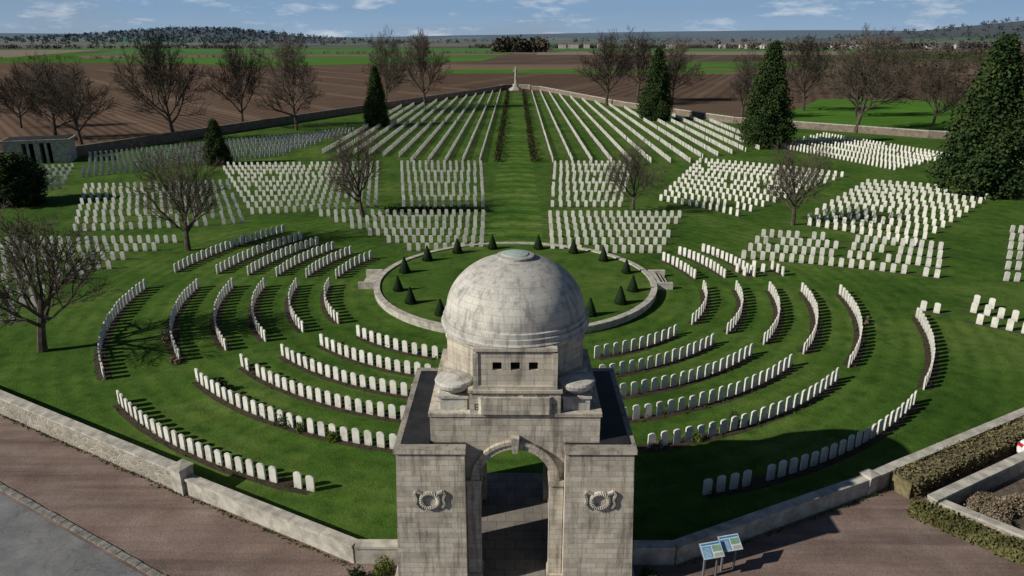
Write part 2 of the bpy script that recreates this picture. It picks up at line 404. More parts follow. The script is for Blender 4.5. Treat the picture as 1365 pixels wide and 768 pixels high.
for i in range(-110,120):
    for s in (0,7.6):
        a=i*.5; j=random.uniform(-.01,.01)
        p=[rd(a+.015,s+j),rd(a+.485,s+j),rd(a+.485,s+.2+j),rd(a+.015,s+.2+j)]
        mb.prism(p[::-1],0,.075+random.uniform(-.01,.01))
mb.obj('kerb',simple('kerb_setts',(.12,.115,.105),(.25,.235,.21),4))
WHITE=flat('road_paint',(.6,.6,.58),.8)
mb=MB()
for i in range(-14,15):
    p=[rd(i*6,3.9),rd(i*6+2.4,3.9),rd(i*6+2.4,4.02),rd(i*6,4.02)]
    mb.add([(x,y,.032) for x,y in p],[(0,1,2,3)])
mb.obj('road_markings',WHITE)
# grass tufts growing along the foot of the front walls
mb=MB()
for pts in (WL,WR):
    for (p,q) in zip(pts[1:],pts[2:]):
        p,q=Vector(p),Vector(q); dd=q-p; Ln=min(dd.length,24); dd.normalize(); nn=Vector((-dd.y,dd.x))*(1 if dd.x<0 else -1)
        for _ in range(int(Ln*26)):
            c=p+dd*random.uniform(0,Ln)+nn*(.24+abs(random.gauss(0,.06)))
            leafquads(mb,[(c.x,c.y,random.uniform(.03,.09))],.10)
mb.obj('grass_tufts',m_leaf('tuft_grass',(.03,.05,.012),(.07,.09,.03),2,False))
# ------------------------------------------------------------ walls
def wall(name,pts,h,w,mats,cop=.1,cw=.09):
    mb=MB()
    for i in range(len(pts)-1):
        p,q=Vector(pts[i]),Vector(pts[i+1]); dd=(q-p).normalized()
        mb.obox(p[:],q[:],w,0,h,0)
        Ln=(q-p).length; nseg=max(1,int(Ln/1.1))
        for k in range(nseg):
            a=p+dd*(Ln*k/nseg+.006); b=p+dd*(Ln*(k+1)/nseg-.006)
            mb.obox(a[:],b[:],w+cw,h+.002,h+cop+random.uniform(-.004,.004),1)
    return mb.obj(name,mats)
wall('boundary_wall',WL[:3],.58,.28,[COPE,COPE],.09,.07)
wall('boundary_wall',WR[:3],.58,.28,[COPE,COPE],.09,.07)
wall('rubble_boundary_wall',[WL[2],WL[3]],.8,.36,[RUB,COPE],.08,.06)
wall('boundary_wall',[WR[2],(75,56)],.6,.3,[RUB,COPE],.09,.06)
mb=MB()
mb.box(-.26,.26,-.26,.26,0,.95); mb.box(-.30,.30,-.30,.30,.95,1.03)
mb.add([(-.3,-.3,1.031),(.3,-.3,1.031),(.3,.3,1.031),(-.3,.3,1.031),(0,0,1.1)],[(0,1,4),(1,2,4),(2,3,4),(3,0,4)])
o=mb.obj('wall_pier',COPE); o.location=(-11.6,21.55,0); o.rotation_euler=(0,0,R(-29))
o2=bpy.data.objects.new('wall_pier',o.data); scene.collection.objects.link(o2); o2.location=(12.3,21.55,0); o2.rotation_euler=(0,0,R(29)); o2.scale=(.8,.8,.75)
wall('cemetery_back_wall',FARL,1.3,.4,[BRK,BRK],.1)
wall('cemetery_back_wall',FARR,1.1,.4,[BRK,COPE],.14)
wall('cemetery_back_wall',[(-5,232),(-4,236),(0,238),(4,236),(5,232)],1.3,.4,[BRK,COPE],.1)
wall('cemetery_side_wall',[(-62,49.3),(-66,92)],1.1,.4,[BRK,COPE],.1)
# ------------------------------------------------------------ headstones
prof=[(-.155,0),(.155,0),(.155,.60),(.09,.64),(0,.655),(-.09,.64),(-.155,.60)]
def stones(name,items):
    v=[];f=[]
    for (x,y,a) in items:
        a+=random.gauss(0,.025); ca,sa=math.cos(a),math.sin(a); k=random.uniform(.95,1.04); ln=random.gauss(0,.015)
        o=len(v)
        for t in (-.035,.035):
            for px,pz_ in prof:
                tt=t+pz_*ln
                v.append((x+px*ca-tt*sa,y+px*sa+tt*ca,pz_*k+.02))
        f.append((o,o+1,o+2,o+3,o+4,o+5,o+6)); f.append((o+13,o+12,o+11,o+10,o+9,o+8,o+7))
        for i in range(1,7):
            j=(i+1)%7; f.append((o+j,o+i,o+7+i,o+7+j))
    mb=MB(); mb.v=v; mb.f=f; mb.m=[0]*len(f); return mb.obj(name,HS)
bedpts=[]
def strip(mb,pts,w,off=0,z=.036):
    vs=[]
    for i,p in enumerate(pts):
        a=Vector(pts[max(0,i-1)]); b=Vector(pts[min(len(pts)-1,i+1)]); dd=(b-a).normalized(); nn=Vector((-dd.y,dd.x))
        j=random.uniform(-.03,.03)
        q=Vector(p)+nn*(off-w/2+j); r=Vector(p)+nn*(off+w/2+j); vs+=[(q.x,q.y,z),(r.x,r.y,z)]
    mb.add(vs,[(2*i,2*i+2,2*i+3,2*i+1) for i in range(len(pts)-1)])
def arc(rad,a0,a1,side,sp=.52):
    n=int(rad*R(abs(a1-a0))/sp)+1; it=[]; pts=[]
    for i in range(n):
        a=R(a0+(a1-a0)*i/(n-1)); x=side*rad*math.sin(a); y=CY-rad*math.cos(a)
        pts.append((x,y))
        if random.random()<.006: continue
        it.append((x,y,side*a))
    stones('headstone_row',it)
    mb=MB(); strip(mb,pts,.62,0); mb.obj('flower_bed',SOIL)
    for p in pts: bedpts.append(p)
RR=[11.9,13.95,16,18,20.2,23.5]
for i,r in enumerate(RR):
    arc(r,[19.5,17,16,14.8,13.4,17.7][i],[44.5,45.6,46.5,47,46.5,47][i],-1)
    arc(r,[20,17,15.5,14.5,13.6,16.5][i],[46,47,47.5,47.5,47.5,47.5][i],1)
    arc(r,[56,55.5,55,55,55,54.5][i],88,-1)
    arc(r,[56,55,54,54,53,52][i],[86,86,86,86,85,76][i],1)
    arc(r if i<5 else 23.2,96.5,[119,120,121,122,123,125][i],-1)
for r,a in ((11.9,117),(13.95,120),(16,119),(18,101)): arc(r,96.5,a,1)
SOILG=simple('grassy_bed',(.045,.065,.018),(.06,.048,.03),1.5)
def block(a,b,c,d,rows,sp=.62,drop=.02,bw=.4,turn=0,curve=0):
    a,b,c,d=map(Vector,(a,b,c,d)); it=[]; mbb=MB()
    for j in range(rows):
        t=j/(rows-1) if rows>1 else 0
        p=a.lerp(d,t); q=b.lerp(c,t); dd=q-p; n=max(1,int(dd.length/sp)); ang=math.atan2(dd.y,dd.x)
        nn=Vector((-dd.y,dd.x)).normalized()
        s0=random.uniform(0,.03); s1=1-random.uniform(0,.03)
        def at(u): return p+dd*u+nn*curve*(4*u*(1-u))
        for i in range(n+1):
            u=i/n
            if u<s0 or u>s1 or random.random()<drop: continue
            w=at(u); it.append((w.x,w.y,ang+turn+curve*4*(1-2*u)/max(1,dd.length)))
        strip(mbb,[at(k/8)[:] for k in range(9)],bw,0)
    stones('headstone_rows',it); mbb.obj('planting_strip',SOILG)
block((-8.6,51.8),(-1.9,51.8),(-2.2,62.8),(-18,62.8),6,turn=R(4),sp=.64)
block((-11.3,66.8),(-2.3,66.8),(-3.6,90.2),(-15,90.2),11,.72,turn=R(5))
block((-24.5,63.5),(-12.5,67),(-16.5,90.2),(-37,89),11,.72,turn=-R(8),curve=-.4)
block((-37,57.5),(-22.8,60.5),(-30.5,77.5),(-46,75),8,.7,turn=-R(6),curve=-.5)
block((-46,42.5),(-27.8,45),(-25.8,54),(-45,53),5,.66)
block((-38,35),(-27.5,37.5),(-28,42.2),(-42,40),3,.62)
block((-50,81.5),(-31,99),(-27,127),(-58,96),9,.66,turn=-R(12))
block((-54,71),(-47.5,75.5),(-53.5,88),(-62,84),6,.66,turn=-R(15))
block((2.1,51.3),(11.3,51.3),(15.2,62.5),(2.4,62.5),6,turn=-R(8),sp=.64)
block((2.7,66.8),(10.6,66.8),(15.2,90.2),(4.2,90.2),11,.72,turn=-R(10))
block((13.6,70),(20.2,62.4),(38,82),(23,93),11,.72,curve=.6)
block((23.8,60.5),(31,52.8),(48.8,71.8),(37.5,78),11,.68,curve=.6)
block((15.8,50),(28.5,45.2),(32.5,52),(19.2,56),4,.62,.08,curve=.5)
block((38,108),(46,86.5),(58,96),(50,120),8,.66)
block((49,78),(58,70),(74,90),(61,97),8,.66)
block((31.5,45),(42,43),(48,56),(40,57.5),6,.62)
block((23.2,39.8),(24.9,38.6),(25,38.7),(23.3,39.9),1)
block((26.8,40.8),(28.5,39.2),(28.6,39.3),(27,41),1)
block((25.2,37.7),(29,34.6),(30,36),(26,39.5),2)
block((14.8,47.4),(15.6,45.2),(17.2,46),(16,48),2)
def wallX_end(x):
    if x<0: return 95.5+(x+60)/.4101-3.5
    pts=[(7.5,231),(25,173),(41,138),(66,117)]
    if x<7.5: return 224
    for (x0,y0),(x1,y1) in zip(pts,pts[1:]):
        if x<=x1: return y0+(y1-y0)*(x-x0)/(x1-x0)-4
    return 110
def longrow(x,y0,y1):
    n=int((y1-y0)/.62); it=[(x+random.gauss(0,.02),y0+i*.62,math.pi/2) for i in range(n) if random.random()>.02]
    stones('headstone_row',it); mb=MB(); strip(mb,[(x,y0+(y1-y0)*k/6) for k in range(7)],.5,0); mb.obj('planting_strip',SOILG)
for i in range(11):
    x=-4.6-2.2*i; longrow(x,92.5 if i<5 else 94+i*.6,wallX_end(x))
for i in range(14):
    x=4.8+2.5*i; longrow(x,92.5 if i<8 else 96+(i-8)*2,wallX_end(x))
# ------------------------------------------------------------ bed plants
mb=MB()
for (x,y) in bedpts:
    for _ in range(2):
        if random.random()<.6:
            s=random.uniform(.06,.15)
            px=x+random.uniform(-.25,.25); py=y+random.uniform(-.25,.25)
            leafquads(mb,[(px+random.gauss(0,s*.6),py+random.gauss(0,s*.6),.04+abs(random.gauss(0,s*.7))) for _ in range(9)],.09)
mb.obj('border_plants',m_leaf('border_foliage',(.02,.035,.012),(.07,.09,.03),2,False))
def shrub(name,x,y,rx,ry,h,mat,n=900,leaf=.12,rot=0):
    mb=MB(); pts=[]
    lob=[(random.uniform(-.5,.5),random.uniform(-.5,.5),random.uniform(.5,.8)) for _ in range(6)]
    for _ in range(n):
        lx,ly,lr=random.choice(lob)
        v=Vector((random.gauss(0,1),random.gauss(0,1),abs(random.gauss(0,1)))).normalized()*random.uniform(.6,1)
        pts.append(((lx+v.x*lr*.7)*rx,(ly+v.y*lr*.7)*ry,max(.03,v.z*h*(lr+.25))))
    leafquads(mb,pts,leaf); o=mb.obj(name,mat); o.location=(x,y,0); o.rotation_euler=(0,0,rot); return o
for x,y,r,m in ((-3.85,17.3,.45,BUSH),(-4.7,17.1,.35,CON),(3.95,17.1,.4,CON),(-13.2,29.2,.5,CON),(-9.4,26.1,.45,CON),(-8.6,25.6,.35,BUSH),(8.9,26.1,.5,CON),(-18.4,34.8,.5,RED),(-12.2,28.1,.3,RED),(-7.2,24.9,.3,BUSH),(5.5,24.4,.3,RED),(7.2,25.0,.25,BUSH),(19.6,37.5,.3,RED),(-16.6,31.9,.3,RED)):
    shrub('shrub',x,y,r,r,r*1.5,m,500,.09)
# ------------------------------------------------------------ terrace
def ringpts(r,n=96): return [(r*math.cos(2*math.pi*i/n),CY+r*math.sin(2*math.pi*i/n)) for i in range(n)]
mb=MB(); mb.prism(ringpts(8.62),0,.36); mb.obj('terrace_lawn',LAWN)
mb=MB()
mb.lathe([(8.92,0),(8.92,.34),(8.96,.35),(8.96,.44),(8.58,.44),(8.58,.30)],0,CY,96); mb.f.pop(); mb.m.pop()
mb.obj('terrace_wall',COPE)
mb=MB()
for s in (-1,1):
    for k in range(3):
        x0=8.85; x1=9.25+.3*(2-k)
        xa,xb=(x0,x1) if s>0 else (-x1,-x0)
        mb.box(xa,xb,CY-.6+.002*k,CY+1.7-.002*k,0 if k==0 else .13*k+.001,.13*(k+1))
    for yy in (CY-.86,CY+1.71):
        xa,xb=(8.85,9.95) if s>0 else (-9.95,-8.85)
        mb.box(xa,xb,yy,yy+.25,0,.46)
mb.obj('terrace_steps',COPE)
mb=MB(); mb.lathe([(.30,.02),(.33,.1),(.27,.4),(.17,.7),(.06,.96),(.01,1.02)],0,0,14)
pts=[]
for _ in range(900):
    u=random.random()**1.3; a=random.uniform(0,6.28); r=.345*(1-u)+.02
    pts.append((r*math.cos(a),r*math.sin(a),.05+1.0*u))
leafquads(mb,pts,.08)
tm=mb.obj('topiary_cone',TOP); first=True
for s in (-1,1):
    for a in (34,55,74,102,125,146,167):
        o=tm if first else bpy.data.objects.new('topiary_cone',tm.data)
        if not first: scene.collection.objects.link(o)
        first=False
        o.location=(s*7.5*math.sin(R(a)),CY-7.5*math.cos(R(a)),.36); o.rotation_euler=(0,0,random.uniform(0,6)); k=random.uniform(.85,1.05); o.scale=(k,k,k)
mb=MB()
for s in (-1,1):
    y=93
    while y<222:
        hh=random.uniform(.5,1.2) if random.random()<.75 else .3
        pts=[(s*2.35+random.gauss(0,.2),y+random.gauss(0,.35),.05+hh*random.random()) for _ in range(55)]
        leafquads(mb,pts,.28); y+=1.0
mb.obj('avenue_hedge',m_leaf('avenue_hedge_leaf',(.018,.024,.009),(.045,.045,.018),.4,False))
mb=MB()
for _ in range(1500):
    leafquads(mb,[(random.uniform(-12,-2.3),64.8+random.gauss(0,.2),random.uniform(.05,.45))],.2)
mb.obj('low_hedge',TOP)
# ------------------------------------------------------------ Cross
cx=empty('memorial_cross',(0,231,0))
mb=MB()
def octa(r): return [(r*math.cos(R(22.5+45*i)),r*math.sin(R(22.5+45*i))) for i in range(8)]
for i,(r,z0,z1) in enumerate(((2.6,0,.3),(2.1,.3,.6),(1.6,.6,.9),(1.0,.9,1.9))): mb.prism(octa(r),z0,z1)
mb.add([(x,y,1.9) for x,y in octa(.42)]+[(x,y,7.0) for x,y in octa(.27)],[tuple(range(8,16))]+[(i,(i+1)%8,8+(i+1)%8,8+i) for i in range(8)])
mb.box(-.85,.85,-.2,.2,5.6,6.0); mb.box(-.08,.08,-.42,-.3,3.3,6.2)
mb.obj('cross_shaft',COPE,cx)
# ------------------------------------------------------------ gatehouse
g=empty('memorial_gatehouse'); GY=19.3
def batter(mb):
    mb.v=[(x*(1+.045*(4.5-z)/4.5) if abs(x)>2.5 and z<4.6 else x,y-(.10*(4.5-z)/4.5 if y<16.85 else 0),z) for x,y,z in mb.v]
for s in (-1,1):
    mb=MB()
    def bx(x0,x1,y0,y1,z0,z1,mi=0):
        a,b=sorted((s*x0,s*x1)); mb.box(a,b,y0,y1,z0,z1,mi)
    bx(1.36,3.2,16.8,17.4,0,4.5); bx(1.36,3.2,21.2,21.8,0,4.5)
    for xa,xb in ((2.85,3.2),(1.12,1.36)):
        bx(xa,xb,17.4,18.4,0,4.5); bx(xa,xb,20.0,21.2,0,4.5); bx(xa,xb,18.4,20.0,3.1,4.5)
    bx(1.36,2.85,17.4,21.2,4.3,4.5)
    bx(1.33,3.27,16.74,17.06,4.5,4.62); bx(1.33,3.27,21.54,21.86,4.5,4.62); bx(3.1,3.27,17.06,21.54,4.5,4.62)
    batter(mb); mb.obj('wing_walls',ASH,g)
    mb=MB()
    bx(1.28,3.46,16.64,16.95,0,.34); bx(3.12,3.46,16.95,18.4,0,.34); bx(3.12,3.46,20.0,21.95,0,.34)
    bx(1.3,3.40,16.68,16.95,.34,.42)
    mb.obj('plinth',ASH,g)
    mb=MB(); bx(2.31,3.1,17.06,21.54,4.5,4.66); bx(1.36,2.31,17.06,17.19,4.5,4.60)
    mb.obj('lead_roof',LEAD,g)
    mb=MB()
    for yy in (17.72,20.9):
        bx(1.3,2.02,yy-.36,yy+.36,5.5,5.86); bx(1.26,2.06,yy-.4,yy+.4,5.86,5.93)
        mb.lathe([(.26,5.93),(.24,5.98),(.4,6.04),(.5,6.14),(.53,6.24),(.5,6.3),(.42,6.32),(.2,6.37),(.02,6.385)],s*1.66,yy,28)
    mb.obj('urn',DOME,g)
    mb=MB(); X=s*2.33; Z=3.05; vs=[];fs=[]; N=48;M=8
    for i in range(N):
        a=2*math.pi*i/N
        for j in range(M):
            b=2*math.pi*j/M; rr=.062*(1+.3*math.sin(i*1.57*2+j)) ; q=.24+rr*math.cos(b)
            vs.append((X+q*math.cos(a),16.74+rr*math.sin(b),Z+q*math.sin(a)))
    for i in range(N):
        for j in range(M):
            fs.append((i*M+j,((i+1)%N)*M+j,((i+1)%N)*M+(j+1)%M,i*M+(j+1)%M))
    mb.add(vs,fs)
    for q in (-1,1):
        pts=[(q*.2,.22),(q*.36,.3),(q*.42,.22),(q*.36,.05),(q*.40,-.1),(q*.33,-.22)]
        for (xa,za),(xb,zb) in zip(pts,pts[1:]):
            dx,dz=xb-xa,zb-za; l=math.hypot(dx,dz); nx,nz=-dz/l*.03,dx/l*.03
            pp=[(X+xa-nx,Z+za-nz),(X+xb-nx,Z+zb-nz),(X+xb+nx,Z+zb+nz),(X+xa+nx,Z+za+nz)]
            mb.prismY(pp,16.70,16.80)
    mb.obj('wreath',COPE,g)
def archpoly(w,top,r,zs,n=24,base=0):
    pts=[(-w,base),(-r,base),(-r,zs)]
    pts+=[(-r*math.cos(math.pi*i/n),zs+r*math.sin(math.pi*i/n)) for i in range(1,n)]
    pts+=[(r,zs),(r,base),(w,base),(w,top),(-w,top)]
    return pts
mb=MB()
mb.prismY(archpoly(1.355,4.58,.97,3.46),17.2,17.62)
mb.prismY(archpoly(1.355,4.58,.97,3.46),20.98,21.4)
mb.obj('arch_wall',ASH,g)
mb=MB()
for y0,y1 in ((17.10,17.198),(21.402,21.5)):
    for k,(r0,r1,dy) in enumerate(((.975,1.13,0),(1.13,1.22,.04))):
        n=26
        for i in range(n):
            a=math.pi*i/n+.004; b=math.pi*(i+1)/n-.004
            pp=[(r0*math.cos(a),3.46+r0*math.sin(a)),(r1*math.cos(a),3.46+r1*math.sin(a)),(r1*math.cos(b),3.46+r1*math.sin(b)),(r0*math.cos(b),3.46+r0*math.sin(b))]
            mb.prismY(pp,y0-(dy if y0<18 else 0),y1+(dy if y0>18 else 0))
    yk=(y0-.1,y1) if y0<18 else (y0,y1+.1)
    mb.prismY([(-.07,4.36),(.07,4.36),(.11,4.82),(-.11,4.82)],*yk)
for s in (-1,1):
    a,b=sorted((s*.93,s*1.35)); mb.box(a,b,17.06,17.66,3.28,3.455)
    a,b=sorted((s*.96,s*1.34)); mb.box(a,b,17.11,17.198,0,3.28)
    a,b=sorted((s*.93,s*1.35)); mb.box(a,b,17.04,17.64,0,.3)
mb.obj('arch_mouldings',ASH,g)
mb=MB()
mb.box(-2.3,2.3,17.2,21.4,4.583,5.4); mb.box(-2.34,2.34,17.16,21.44,5.4,5.5)
mb.box(-1.22,1.22,17.18,21.42,5.5,6.12); mb.box(-1.26,1.26,17.13,21.47,6.12,6.198)
mb.obj('attic',ASH,g)
mb=MB()
def oc(ap,z0,z1,mi=0):
    r=ap/math.cos(R(22.5)); mb.prism([(r*math.cos(R(22.5+45*i)),GY+r*math.sin(R(22.5+45*i))) for i in range(8)],z0,z1,mi)
oc(2.2,5.5,6.0); oc(2.04,6.0,6.26); oc(1.9,6.26,7.3)
y0,y1=17.25,17.40
mb.box(-1.04,1.04,y0,y1,6.3,6.74); mb.box(-1.04,1.04,y0,y1,6.97,7.3)
for xa,xb in ((-1.04,-.6),(-.36,-.12),(.12,.36),(.6,1.04)): mb.box(xa,xb,y0,y1,6.74,6.97)
mb.box(-1.10,1.10,17.19,17.41,7.3,7.38); mb.box(-1.12,1.12,17.19,17.41,6.202,6.298)
for s in (-1,1):
    a,b=sorted((s*.98,s*1.12)); mb.box(a,b,17.22,17.6,6.3,7.24)
mb.obj('drum',ASH,g)
mb=MB(); mb.box(-.8,.8,17.38,17.39,6.7,7.0); mb.obj('windows',DARK,g)  # dark sheet behind the window openings, interior shade painted as colour
mb=MB()
RD=1.97
pr=[(1.8,7.28),(2.1,7.32),(2.12,7.42),(2.07,7.46),(2.07,7.58),(2.02,7.6),(2.02,7.72),(RD,7.74)]
for i in range(1,20):
    a=R(90*i/20)
    if RD*math.cos(a)>.52: pr.append((RD*math.cos(a),7.74+1.56*math.sin(a)))
zt=7.74+1.56*math.sin(math.acos(.52/RD))
pr+=[(.52,zt),(.52,zt+.07),(.42,zt+.09)]
mb.lathe(pr,0,GY,96); o=mb.obj('dome',DOME,g,smooth=True)
md=o.modifiers.new('es','EDGE_SPLIT'); md.split_angle=R(28)
mb=MB(); mb.lathe([(.4,zt+.09),(.36,zt+.12),(.2,zt+.15),(.02,zt+.16)],0,GY,32)
mb.obj('dome_cap',flat('weathered_copper',(.34,.40,.37),.6),g)
mb=MB(); mb.box(-3.3,3.3,16.6,22.6,.0,.06); mb.obj('floor',PAVE,g)
FONT={'A':('01110','10001','10001','11111','10001','10001','10001'),'B':('11110','10001','10001','11110','10001','10001','11110'),
'C':('01111','10000','10000','10000','10000','10000','01111'),'E':('11111','10000','10000','11110','10000','10000','11111'),
'G':('01111','10000','10000','10011','10001','10001','01111'),'H':('10001','10001','10001','11111','10001','10001','10001'),
'I':('00100','00100','00100','00100','00100','00100','00100'),'M':('10001','11011','10101','10101','10001','10001','10001'),
'O':('01110','10001','10001','10001','10001','10001','01110'),'R':('11110','10001','10001','11110','10100','10010','10001'),
'S':('01111','10000','10000','01110','00001','00001','11110'),'T':('11111','00100','00100','00100','00100','00100','00100'),
'U':('10001','10001','10001','10001','10001','10001','01110'),'Y':('10001','10001','01010','00100','00100','00100','00100')}
mb=MB()
for txt,z in (('CABARET ROUGE',5.86),('BRITISH CEMETERY',5.60)):
    px=.0225; pzz=.027; adv=.138; x0=-adv*len(txt)/2+.012
    for i,ch in enumerate(txt):
        if ch==' ': continue
        for r_,row in enumerate(FONT[ch]):
            c0=0
            while c0<5:
                if row[c0]=='1':
                    c1=c0
                    while c1<5 and row[c1]=='1': c1+=1
                    zz=z+(6-r_)*pzz
                    mb.box(x0+i*adv+c0*px,x0+i*adv+c1*px,17.170,17.185,zz,zz+pzz-.001)
                    c0=c1
                else: c0+=1
mb.obj('inscription',flat('inscription_paint',(.13,.12,.10),.9),g)
# ------------------------------------------------------------ shelter building
def shelter(name,x,y,rot,sx=1):
    e=empty(name,(x,y,0)); e.rotation_euler=(0,0,rot)
    mb=MB(); w=3.6*sx
    mb.box(-w,w,1.2,3.6,0,2.6)
    for xa,xb in ((-w,-w*.45),(w*.45,w),(-.3,.3)): mb.box(xa,xb,-.2,1.19,0,2.598)
    for xx in (-1.0,1.0): mb.box(xx-.15,xx+.15,-.15,.15,0,2.598)
    mb.box(-w-.1,w+.1,-.3,3.7,2.6,2.9); mb.box(-w-.25,w+.25,-.45,3.85,2.9,3.02)
    mb.obj('walls',COPE,e)
    mb=MB(); mb.box(-w*.45+.01,w*.45-.01,1.15,1.17,.1,2.4); mb.obj('recess_shade_panel',DARK,e)  # dark sheet in front of the back wall, painting the shade of the recess
    mb=MB(); mb.box(-w,w,-.2,3.6,3.02,3.09); mb.obj('roof',LEAD,e)
shelter('stone_shelter',-60.5,91.5,R(20)); shelter('stone_shelter',73,104,R(-25))
# ------------------------------------------------------------ trees
def tube(mb,pts,rs,n):
    o=len(mb.v); m=len(pts)
    for i,p in enumerate(pts):
        d=(pts[min(m-1,i+1)]-pts[max(0,i-1)]).normalized(); t=d.orthogonal().normalized(); b=d.cross(t)
        for k in range(n):
            a=6.283*k/n; q=p+(t*math.cos(a)+b*math.sin(a))*rs[i]; mb.v.append((q.x,q.y,q.z))
    for i in range(m-1):
        for k in range(n):
            j=(k+1)%n; mb.f.append((o+i*n+k,o+i*n+j,o+(i+1)*n+j,o+(i+1)*n+k)); mb.m.append(0)
def grow(mb,rng,p,d,ln,r,lev,kids,up,tw):
    ns=(4,5,3,2,1)[lev]; pts=[p]; dd=d.copy(); q=p.copy()
    wob=(.05,.11,.17,.2,.22)[lev]
    for i in range(ns):
        dd=(dd+Vector((rng.gauss(0,wob),rng.gauss(0,wob),rng.gauss(0,wob)+up*(.13 if lev else .02)))).normalized()
        q=q+dd*(ln/ns); pts.append(q.copy())
    tp=.45 if lev==0 else .6
    rs=[r*(1-tp*i/ns) for i in range(ns+1)]
    tube(mb,pts,rs,(7,5,4,3,3)[lev])
    if lev>=4: return
    K=kids[lev]
    for k in range(K):
        u=(.42 if lev==0 else .2)+(.58 if lev==0 else .8)*(k+rng.random()*.8)/K; u=min(u,1)
        i=min(ns-1,int(u*ns)); f=u*ns-i; bp=pts[i].lerp(pts[i+1],f); bd=(pts[i+1]-pts[i]).normalized()
        ax=bd.orthogonal().normalized(); ax.rotate(Matrix.Rotation(k*2.4+rng.uniform(-.5,.5),3,bd))
        if lev==0:
            sp=R(rng.uniform(50,66)) if u<.7 else R(rng.uniform(12,45))
            l2=ln*rng.uniform(1.15,1.5)
        else:
            sp=R(rng.uniform(22,55)); l2=ln*rng.uniform(.42,.64)*(1.15-.45*u)
        cd=(bd*math.cos(sp)+ax*math.sin(sp)).normalized()
        if cd.z<-.1: cd.z*=.3; cd.normalize()
        grow(mb,rng,bp,cd,l2,max(tw,rs[i]*(rng.uniform(.42,.58))),lev+1,kids,up,tw)
def bare(seed,kids,up,tl=4.0,aspect=.85,tw=.017):
    rng=random.Random(seed); mb=MB()
    grow(mb,rng,Vector((0,0,-.1)),Vector((rng.gauss(0,.04),rng.gauss(0,.04),1)).normalized(),tl,.27,0,kids,up,tw)
    zs=sorted(v[2] for v in mb.v); s=10/zs[int(len(zs)*.975)]
    rr=sorted(math.hypot(v[0],v[1]) for v in mb.v)[int(len(zs)*.93)]; w=aspect*5/rr
    mb.v=[(x*w,y*w,z*s) for x,y,z in mb.v]
    me=bpy.data.meshes.new('bare_tree'); me.from_pydata(mb.v,[],mb.f); me.materials.append(BARK); me.update(); return me
big=[bare(i+3,(10,9,8,6),.9,aspect=.88,tw=.021) for i in range(4)]
small=[bare(i+20,(10,8,7,5),.7,3.2,.95,.016) for i in range(3)]
def tree(me,x,y,h,wid=1):
    o=bpy.data.objects.new('bare_tree',me); scene.collection.objects.link(o); o.location=(x,y,0)
    k=h/10; o.scale=(k*wid,k*wid,k); o.rotation_euler=(0,0,random.uniform(0,6.28))
for i,(x,y,h,w) in enumerate(((-24,33.4,7.2,1.0),(-24.5,51.8,7.5,.85),(-13.6,62.6,7.4,.95),(10.6,64,6.2,.9),(23.6,59.8,6.6,.85))): tree(small[i%3],x,y,h,w)
for i,(x,y,h,w) in enumerate(((-64,107,11.6,1.05),(-72,114,11.5,1.05),(-82,112,10,1),(-53,113,14.8,.95),(-48.8,131,14.2,.8),(-38,127,14.6,.85),(-28,159,15.3,.75),(-20.5,168,15.8,.8),
   (21.8,178,15.6,1.0),(31,189,15.3,1),(45,147,11.6,.9),(63,162,14.6,1),(57.5,124,15.2,1.1),(76,134,11,1),(40,190,14,1),(84,120,12,1),(69,150,12.5,1),(90,135,12,1),(-88,130,10,1))): tree(big[i%4],x,y,h,w)
def conifer(seed,shape,n,leaf):
    rng=random.Random(seed); mb=MB(); H0=10
    ph=[rng.uniform(0,6.28) for _ in range(6)]
    def rad(u,a):
        if shape=='cone': b=(1-u)**.72*min(1,.72+u*2.2)
        else: b=math.sqrt(max(0,1-((u-.4)/.62)**2))
        return b*(1+.13*math.sin(3*a+ph[0]+u*6)+.12*math.sin(5*a+ph[1]-u*14)+.1*math.sin(9*a+ph[2]+u*25))
    N=20;M=18; vs=[];fs=[]
    for j in range(M+1):
        u=j/M*.97+.01
        for i in range(N):
            a=6.283*i/N; r=max(.02,rad(u,a))*1.85; vs.append((r*math.cos(a),r*math.sin(a),.25+u*(H0-.3)))
    for j in range(M):
        for i in range(N): fs.append((j*N+i,j*N+(i+1)%N,(j+1)*N+(i+1)%N,(j+1)*N+i))
    mb.add(vs,fs,1)
    st=random.getstate(); random.seed(seed)
    for _ in range(n//10):
        u=rng.random()**1.25; a=rng.uniform(0,6.283); rr=rad(u,a)*2.5*rng.uniform(.76,1.06)+.03
        c=Vector((rr*math.cos(a),rr*math.sin(a),.25+u*(H0-.3)+rng.uniform(-.1,.2))); s=.2
        leafquads(mb,[c+Vector((rng.gauss(0,s),rng.gauss(0,s),rng.gauss(0,s))) for _ in range(10)],leaf)
    random.setstate(st)
    tube(mb,[Vector((0,0,-.1)),Vector((0,0,1.2))],[.3,.25],8)
    me=bpy.data.meshes.new('yew_tree'); me.from_pydata(mb.v,[],mb.f); me.materials.append(CON); me.materials.append(TOP)
    me.polygons.foreach_set('material_index',[m for m in mb.m]); me.update(); return me
C=[conifer(1,'cone',24000,.25),conifer(5,'cone',24000,.25)]; Rd=conifer(9,'round',12000,.33)
def con(me,x,y,h,w,name='yew_tree'):
    o=bpy.data.objects.new(name,me); scene.collection.objects.link(o); o.location=(x,y,0); o.scale=(w/5,w/5,h/10); o.rotation_euler=(0,0,random.uniform(0,6))
con(C[0],-25.2,133.8,10.2,4.4); con(C[1],-37.5,90.8,5.5,3.4); con(Rd,-48,68,4.7,5)
con(C[1],27.2,144,13,6.4); con(C[0],36.7,107.6,14.2,7.2); con(C[1],47,73,15,8.0)
con(C[0],82,98,9,6)
